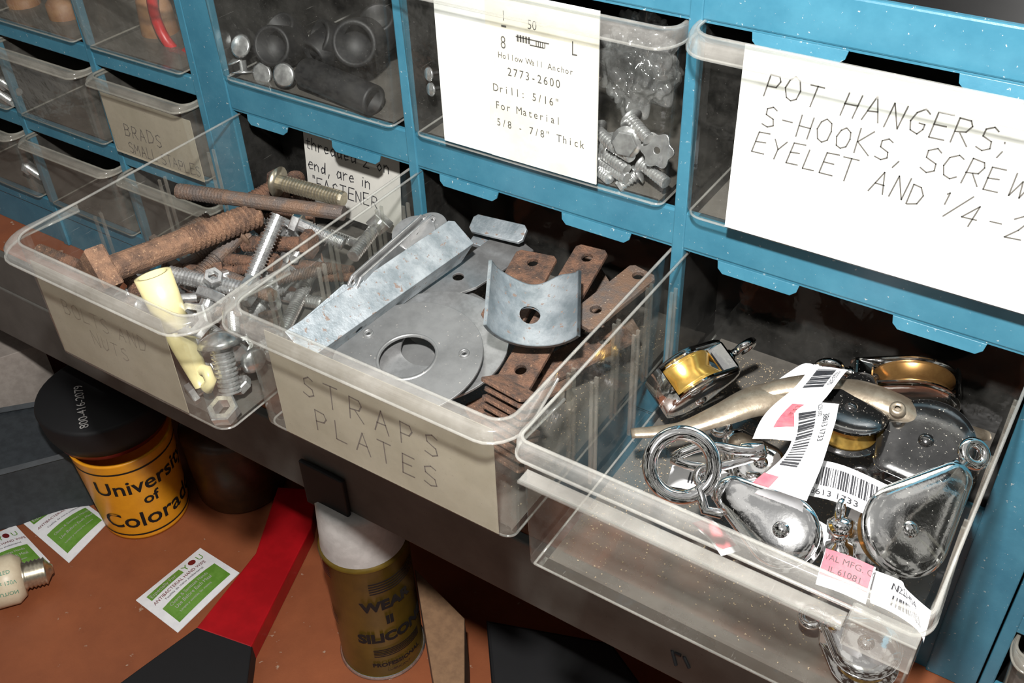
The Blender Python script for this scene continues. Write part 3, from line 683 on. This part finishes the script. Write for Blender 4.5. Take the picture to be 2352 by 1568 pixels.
tag('crumpled white tag with faint barcode',[(2000,1345,-2.7),(2060,1370,-2.2),(2095,1400,-2.5),(2130,1440,-2.8)],lambda s:V((-.3+.3*math.sin(7*s),.6,.7)),d_d)
def d_e(patch,txt,bars): bars(.3,.8,.2,.6,12)
tag('white tag lying on drawer floor',[(1540,1085,-5.2),(1620,1100,-4.9),(1700,1130,-4.8)],lambda s:V((-.3,1.2,.1)),d_e)
tag('white tag with red edge under pulley',[(1700,1120,-4.2),(1800,1200,-3.8),(1900,1260,-3.8)],lambda s:V((.8,1.5,.1)),lambda p,t,b:p(.0,.9,.0,.12,2))
tag('red printed tag seen through the drawer',[(1600,1190,-4.8),(1650,1230,-5.2),(1680,1270,-5.6)],lambda s:V((.5,.5,.1)),lambda p,t,b:p(.1,.8,.1,.9,2))
tag('small plain white paper tag',[(1780,880,-3.4),(1830,850,-3.2),(1880,870,-3.3)],lambda s:V((.3,1.0,.1)),lambda *a:None)
def dust(cnt,x0,x1,y0,y1,z,lab):
    rnd=random.Random(cnt);mb=MB()
    for i in range(cnt):
        x=rnd.uniform(x0,x1);y=y0+(y1-y0)*rnd.random()**.6;s=rnd.uniform(.015,.045);a=rnd.uniform(0,6.28);h=rnd.uniform(.01,.04)
        mb.add([(x+s*math.cos(a),y+s*math.sin(a),z+h*.3),(x+s*math.cos(a+2),y+s*math.sin(a+2),z+h),(x+s*math.cos(a+4),y+s*math.sin(a+4),z),(x,y,z+h*1.4)],[[0,1,3],[1,2,3],[2,0,3]])
    mb.obj('sawdust',[SAW],None,label=lab,category='sawdust',kind='stuff')
dust(4000,25.9,37.2,-10.8,3,zt0-6.16,'sawdust scattered over the floor of the pulley drawer')
dust(2000,13.4,24,-10.4,3,zt0-5.9,'sawdust scattered over the floor of the strap drawer')
# ---- contents of closed drawers
def cap(p,ax,r,L,lab='black rubber pipe cap in closed drawer',hollow=.78):
    p=V(p);M=AX(p,p+V(ax));mb=MB()
    mb.lathe([(0,-L),(r*.9,-L),(r,-L+.15),(r,-.1),(r*.97,0),(r*hollow,0),(r*hollow,-L*.6),(0,-L*.6)],32,0,M)
    return mb.obj('rubber_cap',[RUBBER],None,label=lab,category='cap')
cap(ony(622,105,.9),(.3,-1,.45),.92,1.6);cap(ony(730,85,2.0),(-.4,-.9,.6),.85,1.9);cap(ony(812,100,.9),(.45,-1,.35),1.0,1.8)
cap(ony(640,60,3),(0,-.6,.8),.8,1.5);cap(ony(865,40,3.4),(.2,-.5,.9),.8,1.5);cap(ony(720,130,1.6),(-.2,-.9,-.3),.8,1.5)
p0=ony(860,232,.3);p1=ony(700,165,.6);cap(p0,p0-p1,.68,(p0-p1).length,'black rubber sleeve lying on its side',.7)
def rivet(p,ax,r,L,lab='aluminium flat-head rivet in closed drawer'):
    p=V(p);mb=MB();mb.lathe([(0,.08),(r*.8,.06),(r,0),(r*.3,-.05),(r*.28,-L),(0,-L)],20,0,AX(p,p+V(ax)));mb.obj('rivet',[ZINC],None,label=lab,category='rivet')
for u,v,y,a in ((652,172,.1,(.3,-1,.4)),(602,170,.5,(.1,-.8,.3)),(552,105,.6,(.2,-1,.6)),(560,165,.6,(.2,-.3,-.9)),(545,135,.8,(-.3,-.2,.9))): rivet(ony(u,v,y),a,.55,1.3)
for u,v,u2,v2 in ((1372,300,1415,340),(1378,345,1440,390),(1385,375,1440,410),(1450,275,1490,320),(1400,330,1450,360),(1370,385,1400,410),(1480,380,1530,420),(1460,400,1420,430)):
    bolt(ony(u,v,.6),ony(u2,v2,.1),.24,'round',ZINC,1,lab='zinc-plated machine screw in closed drawer',grp='screws in the closed drawer',name='screw')
bolt(ony(1440,325,.2),ony(1470,300,1.6),.3,'flange',ZINC,1,lab='hex-head anchor bolt in closed drawer',name='screw')
p=ony(1510,345,.2);mb=MB();mb.plate([(.6*(1+.12*math.cos(6*a))*math.cos(a),.6*(1+.12*math.cos(6*a))*math.sin(a)) for a in [i*math.pi/24 for i in range(48)]],[circ(0,0,.15,12)],.1,0,FR(p,(1,0,.1),z=(.2,-1,.3)),.02);mb.obj('anchor_flange',[ZINC],None,label='toothed zinc anchor flange in drawer',category='washer')
for u,v in ((990,205),(985,170)): rivet(ony(u,v,.2),(-.3,-1,.2),.3,1)
bm=bmesh.new();bmesh.ops.create_icosphere(bm,subdivisions=5,radius=1)
from mathutils import noise as NZ
cen=ony(1470,150,1.9)
for v in bm.verts:
    p=v.co.copy();k=1+.5*abs(NZ.noise(p*1.8))+.35*abs(NZ.noise(p*3.7+V((3,1,2))))-.2;v.co=V((cen.x+p.x*1.4*k,cen.y+p.y*1.2*k,cen.z+p.z*1.7*k))
for f in bm.faces: f.smooth=True
me=bpy.data.meshes.new('plastic_bag');bm.to_mesh(me);bm.free();me.materials.append(FILM)
o=bpy.data.objects.new('plastic_bag',me);bpy.context.scene.collection.objects.link(o);o['label']='crumpled clear plastic bag inside closed drawer';o['category']='bag'
mb=MB();p=ony(395,40,2);mb.tube([(p.x+1.3*math.cos(a),p.y,p.z+1.9*math.sin(a)) for a in [i*math.pi/12 for i in range(24)]],.28,8,0,True);mb.obj('plastic_ring',[REDI],None,label='red plastic ring in small drawer',category='ring')
mb=MB();p=ony(360,40,3);mb.lathe([(0,-1.6),(.9,-1.6),(1,-1.2),(.85,1),(.5,1.6),(0,1.6)],20,0,Matrix.Translation(p));mb.obj('wooden_knob',[TANM],None,label='tan wooden knob in small drawer',category='knob')
for u,v in ((60,20),(150,30)):
    p=ony(u,v,2);mb=MB();mb.lathe([(0,-1),(.9,-1),(.9,.6),(.6,.9),(0,.9)],16,0,Matrix.Translation(p));mb.obj('cork_stopper',[TANM],None,label='brown cork stopper in dusty drawer',category='stopper')
for u,v in ((15,225),(25,200),(80,395)):
    bolt(ony(u-12,v-8,.6),ony(u+18,v+12,.2),.25,'hex',ZINC,1,lab='zinc-plated screw in small drawer',name='screw')
# ---- shelf and bench
ZS=-17.0
mb=MB();mb.bb((-70,-2.6,ZS-1.9),(70,16.5,ZS-.02),0)
sh=mb.obj('wall_shelf',[BENCH],None,label='brown hardboard shelf carrying the cabinets',category='shelf')
mb=MB();mb.bb((-70,-3.2,ZS-4.6),(70,-2.62,ZS+.0),0,.1)
pm=ony(1562,1520,-3.25)
for a,b in (((-.45,.5),(-.2,-.4)),((.15,.5),(.45,-.1)),((-.3,.45),(.0,.5))):
    mb.tube([V((pm.x+a[0],-3.22,pm.z+a[1])),V((pm.x+b[0],-3.22,pm.z+b[1]))],.09,6,1)
mb.obj('shelf_edge',[SHELFM,INK],sh)
mb=MB();mb.bb((-50,-2.6,ZS+.01),(-.6,14,-14.02),0,.05);rs=mb.obj('riser_board',[BENCH],None,label='hardboard-topped riser under the small drawer cabinet',category='board')
mb=MB();mb.bb((-50,-3.1,ZS+.01),(-.6,-2.62,-14.02),0,.05);mb.obj('edge_strip',[SHELFM],rs)
ZT_=-36.0
mb=MB();mb.bb((-75,-45,ZT_-3),(75,16.8,ZT_),0);bn=mb.obj('workbench',[BENCH],None,label='workbench with stained orange-brown hardboard top',category='workbench')
for x in (-70,70):
    for y in (-41,13):
        mb=MB();mb.bb((x-3,y-3,-110),(x+3,y+3,ZT_-3));mb.obj('leg',[SHELFM],bn)
mb=MB();mb.bb((-90,17,-110),(90,19,60));mb.obj('wall_back',[WALLM],None,kind='structure')
mb=MB();mb.bb((-90,-110,-112),(90,19,-110));mb.obj('floor',[FLOORM],None,kind='structure')
# cup
p=at(338,1165,ZT_);hz=zfor(p,990);k=pc(p);rb_=95/k;rt=116/pc(p+V((0,0,hz)))
M=Matrix.Translation(p)
mb=MB();mb.lathe([(0,.1),(rb_-.2,.1),(rb_,0),(rb_,.2),(rt,hz-.2),(rt+.05,hz),(rt-.15,hz),(rb_-.25,.4),(0,.4)],64,0,M)
cup=mb.obj('plastic_cup',[YELP,BLKP],None,label='yellow plastic stadium cup with black university lettering',category='cup')
def wraptext(mb,s,size,z,phi0,mi=0,bold=.0,M=M,hz=hz,rb=rb_,rt=rt,xs=1,slope=0):
    me=text(s,size,'CENTER',bold,xs)
    for v in me.vertices:
        x,y=v.co.x,v.co.y;zz=z+y+slope*x;r=rb+(rt-rb)*zz/hz+.03;ph=phi0+x/r
        v.co=V((r*math.cos(ph),r*math.sin(ph),zz))
    mb.mesh(me,mi,M)
tc=C-p;ph=math.atan2(tc.y,tc.x)
mb=MB();wraptext(mb,'University',1.9,hz*.62,ph+.2,bold=.03);wraptext(mb,'of',1.4,hz*.45,ph+.15,bold=.03);wraptext(mb,'Colorado',2.1,hz*.18,ph+.22,bold=.03)
mb.obj('lettering',[BLKP],cup)
for f in (.88,.06):
    mb=MB();mb.lathe([(rb_+(rt-rb_)*f+.025,hz*f),(rb_+(rt-rb_)*(f+.02)+.025,hz*(f+.02))],64,0,M)
    mb.obj('printed_line',[BLKP],cup)
q=p+V((-1.0,.3,hz+.05));M2=Matrix.Translation(q);rl=148/pc(q)
mb=MB();mb.lathe([(0,0),(rl*.8,0),(rl*.84,.15),(rl*.86,.55)],48,1,M2);mb.lathe([(rl*.85,.55),(rl*.88,.6),(rl*.94,1.4),(rl*.97,2.9),(rl*.95,3.1),(rl*.92,3.17),(0,3.2)],48,0,M2)
lid=mb.obj('round_tin',[BLKP,DRED],None,label='round black tin with dark red base on the cup',category='tin')
mb=MB();me=text('800-416-2079',.85,'CENTER');zz=q.z+3.23;tp=at(196,930,zz);mb.mesh(me,0,FR(tp,at(182,885,zz)-at(196,975,zz),z=(0,0,1)));mb.obj('lettering',[WHITEP],lid)
p=at(560,1110,ZT_);k=pc(p)
mb=MB();mb.lathe([(0,.05),(95/k,.05),(100/k,.4),(105/k,6.5),(95/k,7),(0,7)],40,0,Matrix.Translation(p));mb.obj('storage_jar',[AMBER],None,label='amber plastic jar under the shelf',category='jar')
# spray can
p=at(880,1478,ZT_);k=pc(p);rc=94/k;hb=zfor(p,1225);M=Matrix.Translation(p)
mb=MB();mb.lathe([(0,.2),(rc*.85,.15),(rc*.98,0),(rc*1.03,.12),(rc*.98,.25),(rc*.98,.4),(rc*.98,hb-.5),(rc*1.02,hb-.35),(rc*.98,hb-.2),(rc*.8,hb+.3),(0,hb+.35)],64,0,M)
can=mb.obj('spray_can',[GOLDP],None,label='gold and black printed aerosol can',category='spray can')
mb=MB();mb.lathe([(rc*.99,.0),(rc*1.04,.12),(rc*.99,.26)],64,0,M);mb.obj('rim',[ZINC],can)
tc=C-p;ph=math.atan2(tc.y,tc.x)
kw=dict(M=M,hz=hb,rb=rc,rt=rc)
for args,bd in ((('WEAR',1.15,hb*.64,ph+.25),.06),(('II',1.0,hb*.51,ph+.25),.06),(('SILICONE',1.15,hb*.36,ph+.35),.06),(('PROFESSIONAL',.5,hb*.13,ph+.3),.02),(('LUBRICANT',.3,hb*.08,ph+.3),0)):
    mb=MB();wraptext(mb,*args,bold=bd,**kw);mb.obj('lettering',[BLKP],can)
def arc(mb,z,h,a0,a1):
    n=12
    for i in range(n):
        a=a0+(a1-a0)*i/n;b=a0+(a1-a0)*(i+1)/n;r=rc+.02
        mb.add([(r*math.cos(a),r*math.sin(a),z),(r*math.cos(b),r*math.sin(b),z),(r*math.cos(b),r*math.sin(b),z+h),(r*math.cos(a),r*math.sin(a),z+h)],[[0,1,2,3]],0,M)
for (z0,st,hh,a0,a1) in ((hb*.86,.22,.1,-.1,1.2),(hb*.28,.16,.08,-.25,1.0),(hb*.93,.2,.08,-1.6,-1.0),(hb*.5,.2,.08,-1.6,-1.1)):
    mb=MB()
    for i in range(5): arc(mb,z0-i*st,hh,ph+a0,ph+a1)
    mb.obj('printed_stripes',[BLKP],can)
mb=MB();mb.lathe([(rc*.96,hb-.1),(rc*.94,hb+.5),(rc*.88,hb+3.2),(rc*.8,hb+3.5),(0,hb+3.55)],48,0,M);mb.obj('cap',[WHITEP],can)
def packet(c4_,lab,scale=1):
    A,B,Cc,D=[at(u,v,ZT_+.05) for u,v in c4_]
    def ev(s,t,off=0):
        p=A.lerp(B,s).lerp(D.lerp(Cc,s),t);return V((p.x,p.y,ZT_+.06+.35*(1-(2*s-1)**2)*(1-(2*t-1)**2)+off))
    mb=MB();N=12;vs=[ev(i/N,j/N) for i in range(N+1) for j in range(N+1)];fs=[[i*(N+1)+j,(i+1)*(N+1)+j,(i+1)*(N+1)+j+1,i*(N+1)+j+1] for i in range(N) for j in range(N)]
    b=len(vs);vs+=[V((v.x,v.y,ZT_+.01)) for v in vs[:]];fs+=[[b+x for x in f] for f in fs[:]]
    mb.add(vs,fs,0,None,True)
    def patch(s0,s1,t0,t1,mi,k=6,off=.02):
        for i in range(k):
            for j in range(k):
                a=s0+(s1-s0)*i/k;b=s0+(s1-s0)*(i+1)/k;c=t0+(t1-t0)*j/k;d=t0+(t1-t0)*(j+1)/k
                mb.add([ev(a,c,off),ev(b,c,off),ev(b,d,off),ev(a,d,off)],[[0,1,2,3]],mi)
    Wd=(B-A).length;Hd=(D-A).length
    def T(s,s0,t0,size,mi,xs=1):
        me=text(s,size,'LEFT',0,xs)
        for v in me.vertices: v.co=ev(s0+v.co.x/Wd,t0-v.co.y/Hd,.035)
        mb.mesh(me,mi)
    patch(.1,.6,.1,.24,1);patch(.1,.92,.5,.9,1)
    T('Especially For',.12,.21,.5*scale,2,.8);T('Y',.62,.24,.85*scale,1,.9);T('U',.84,.24,.85*scale,1,.8)
    for i in range(12):
        a0=2*math.pi*i/12;a1=2*math.pi*(i+1)/12
        mb.add([ev(.765,.17,.03),ev(.765+.05*math.cos(a0),.17+.065*math.sin(a0),.03),ev(.765+.05*math.cos(a1),.17+.065*math.sin(a1),.03)],[[0,1,2]],3)
    T('ANTIBACTERIAL HAND WIPE',.08,.36,.42*scale,3,.82);T('Toallita de mano antibacterial',.2,.44,.28*scale,4)
    T('Cleans & Sanitizes Hands',.18,.6,.38*scale,2,.85);T('Use Before Each Meal',.2,.7,.42*scale,2,.85);T('Limpia y sanitiza las manos',.2,.79,.26*scale,2)
    return mb.obj('wipe_packet',[PAPER,GREEN,WHITEP,DRED,INK],None,label=lab,category='packet')
packet([(312,1378),(460,1258),(550,1315),(408,1452)],'white and green hand wipe packet lying beside red bar')
packet([(40,1190),(160,1130),(252,1195),(158,1292)],'white and green hand wipe packet beside yellow cup',.9)
packet([(-110,1270),(35,1205),(115,1290),(-20,1345)],'white and green hand wipe packet overlapping another',.9)
a=at(-30,1345,ZT_+1.7);b=at(122,1305,ZT_+1.3);L=(b-a).length;M=AX(a,b);Lb=L-1.9
mb=MB();mb.lathe([(0,0),(1.2,0),(1.75,.4),(1.75,Lb-.5),(1.35,Lb),(0,Lb)],32,0,M)
Mi=M.inverted();cv=Mi@C;ph=math.atan2(cv.y,cv.x)
for j,s in enumerate(('CAUTION','60Hz 120V','LISTED')):
    me=text(s,.38,'CENTER')
    for v in me.vertices:
        x,y=v.co.x,v.co.y;w=ph+.45-j*.42+y/1.78;v.co=V((1.78*math.cos(w),1.78*math.sin(w),Lb*.5+x))
    mb.mesh(me,1,M)
o=mb.obj('light_bulb',[IVORY,GINK],None,label='compact fluorescent bulb with ivory base and metal cap',category='light bulb')
mb=MB();r=.98;mb.lathe([(r,Lb)]+[(r-(.12 if i%2 else 0),Lb+.1+i*.13) for i in range(11)]+[(r*.8,Lb+1.5),(.4,Lb+1.75),(.3,Lb+1.9),(0,Lb+1.9)],28,0,M);mb.obj('screw_cap',[YZINC],o)
def prism(pts,z0,z1,name,mats,parent=None,bev=.1,**kw):
    c=V((sum(p.x for p in pts)/len(pts),sum(p.y for p in pts)/len(pts),(z0+z1)/2))
    mb=MB();mb.plate([(p.x-c.x,p.y-c.y) for p in pts],[],z1-z0,0,Matrix.Translation(c),bev);return mb.obj(name,mats,parent,**kw)
zt=ZT_+1.5
rb2=prism([at(u,v,zt) for u,v in ((640,1120),(725,1125),(712,1210),(575,1482),(455,1440),(590,1270))],ZT_,zt,'pry_tool',[REDP],None,label='red painted flat tool with black handle',category='tool')
prism([at(u,v,zt) for u,v in ((455,1440),(575,1482),(555,1640),(180,1640),(330,1530))],ZT_,zt-.02,'handle',[BLKP],rb2)
zt=-27;prism([at(u,v,zt) for u,v in ((-60,600),(10,640),(95,790),(-60,840))],ZT_,zt,'carton',[BEIGE],None,.05,label='grey-beige carton under the shelf',category='box')
c0=[at(u,v,ZT_) for u,v in ((-120,1250),(228,1155),(150,1040),(-120,1090))]
bx=prism(c0,ZT_,ZT_+5.2,'plastic_bin',[DGREY],None,.05,label='dark grey plastic bin on the bench',category='bin')
mb=MB();mb.tube([p+V((0,0,5.4)) for p in c0],.3,4,0,True,sm=False);mb.obj('rim',[DGREY],bx)
zt=-30;cb=prism([at(u,v,zt) for u,v in ((955,1310),(1065,1420),(1065,1640),(1010,1640))],ZT_,zt,'cardboard_box',[CARD],None,.05,label='brown cardboard box beside the aerosol can',category='box')
cc=[at(u,v,zt-1) for u,v in ((1125,1430),(1400,1480),(1560,1700),(1150,1700))]
bc=prism(cc,ZT_,zt-1,'black_case',[BLKP],None,.2,label='black case beside the cardboard box',category='case')
a=ony(700,1085,-3.3);b=ony(820,1200,-3.3)
mb=MB();mb.bb((a.x,-3.6,b.z+.1),(b.x-.3,-3.3,a.z+1.2),0,.08);mb.bb((a.x,-3.6,b.z),(b.x-.3,-2.0,b.z+.25),0,.05);mb.obj('hanging_bracket',[BLKP],sh)
# ---- finalise: origins, metres
S=.01
roots=[o for o in bpy.context.scene.objects if o.parent is None]
for r in roots:
    allo=[r]+list(r.children_recursive);ms=[o for o in allo if o.type=='MESH']
    xs=[v.co for o in ms for v in o.data.vertices]
    b=V(((min(p.x for p in xs)+max(p.x for p in xs))/2,(min(p.y for p in xs)+max(p.y for p in xs))/2,min(p.z for p in xs)))
    T=Matrix.Scale(S,4)@Matrix.Translation(-b)
    for o in ms: o.data.transform(T);o.data.update()
    r.location=b*S
    if r.type=='EMPTY': r.empty_display_size=.02
cam=bpy.data.cameras.new('camera');co=bpy.data.objects.new('camera',cam);bpy.context.scene.collection.objects.link(co)
M=Matrix.Identity(4)
for i in range(3):
    M[i][0]=RX[i];M[i][1]=-RY[i];M[i][2]=-RZ[i];M[i][3]=C[i]*S
co.matrix_world=M;cam.sensor_width=36;cam.lens=F/2352*36;cam.clip_start=.01;cam.clip_end=20
bpy.context.scene.camera=co
l=bpy.data.lights.new('flash','POINT');l.energy=21;l.shadow_soft_size=.01;l.color=(1,.98,.95)
lo=bpy.data.objects.new('flash',l);bpy.context.scene.collection.objects.link(lo);lo.location=(C-RY*11-RX*2-RZ*3)*S
# world: dim room with a paler ceiling overhead, for the chrome to mirror
w=bpy.data.worlds.new('world');bpy.context.scene.world=w;w.use_nodes=True;t=w.node_tree
bg=t.nodes['Background'];tc_=t.nodes.new('ShaderNodeTexCoord')
n=t.nodes.new('ShaderNodeTexNoise');n.inputs['Scale'].default_value=4.2;t.links.new(tc_.outputs['Generated'],n.inputs['Vector'])
r=t.nodes.new('ShaderNodeValToRGB');r.color_ramp.elements[0].position=.5;r.color_ramp.elements[1].position=.56;r.color_ramp.elements[0].color=(.01,.01,.009,1);r.color_ramp.elements[1].color=(.9,.87,.82,1)
t.links.new(n.outputs['Fac'],r.inputs['Fac'])
sx=t.nodes.new('ShaderNodeSeparateXYZ');t.links.new(tc_.outputs['Generated'],sx.inputs[0])
r2=t.nodes.new('ShaderNodeValToRGB');r2.color_ramp.elements[0].position=.74;r2.color_ramp.elements[1].position=.84;r2.color_ramp.elements[0].color=(0,0,0,1);r2.color_ramp.elements[1].color=(.8,.79,.77,1)
t.links.new(sx.outputs['Z'],r2.inputs['Fac'])
ad=t.nodes.new('ShaderNodeMix');ad.data_type='RGBA';ad.blend_type='ADD';ad.inputs[0].default_value=1
t.links.new(r.outputs['Color'],ad.inputs[6]);t.links.new(r2.outputs['Color'],ad.inputs[7]);t.links.new(ad.outputs[2],bg.inputs['Color']);bg.inputs['Strength'].default_value=.42
bpy.context.scene.view_settings.view_transform='Standard'
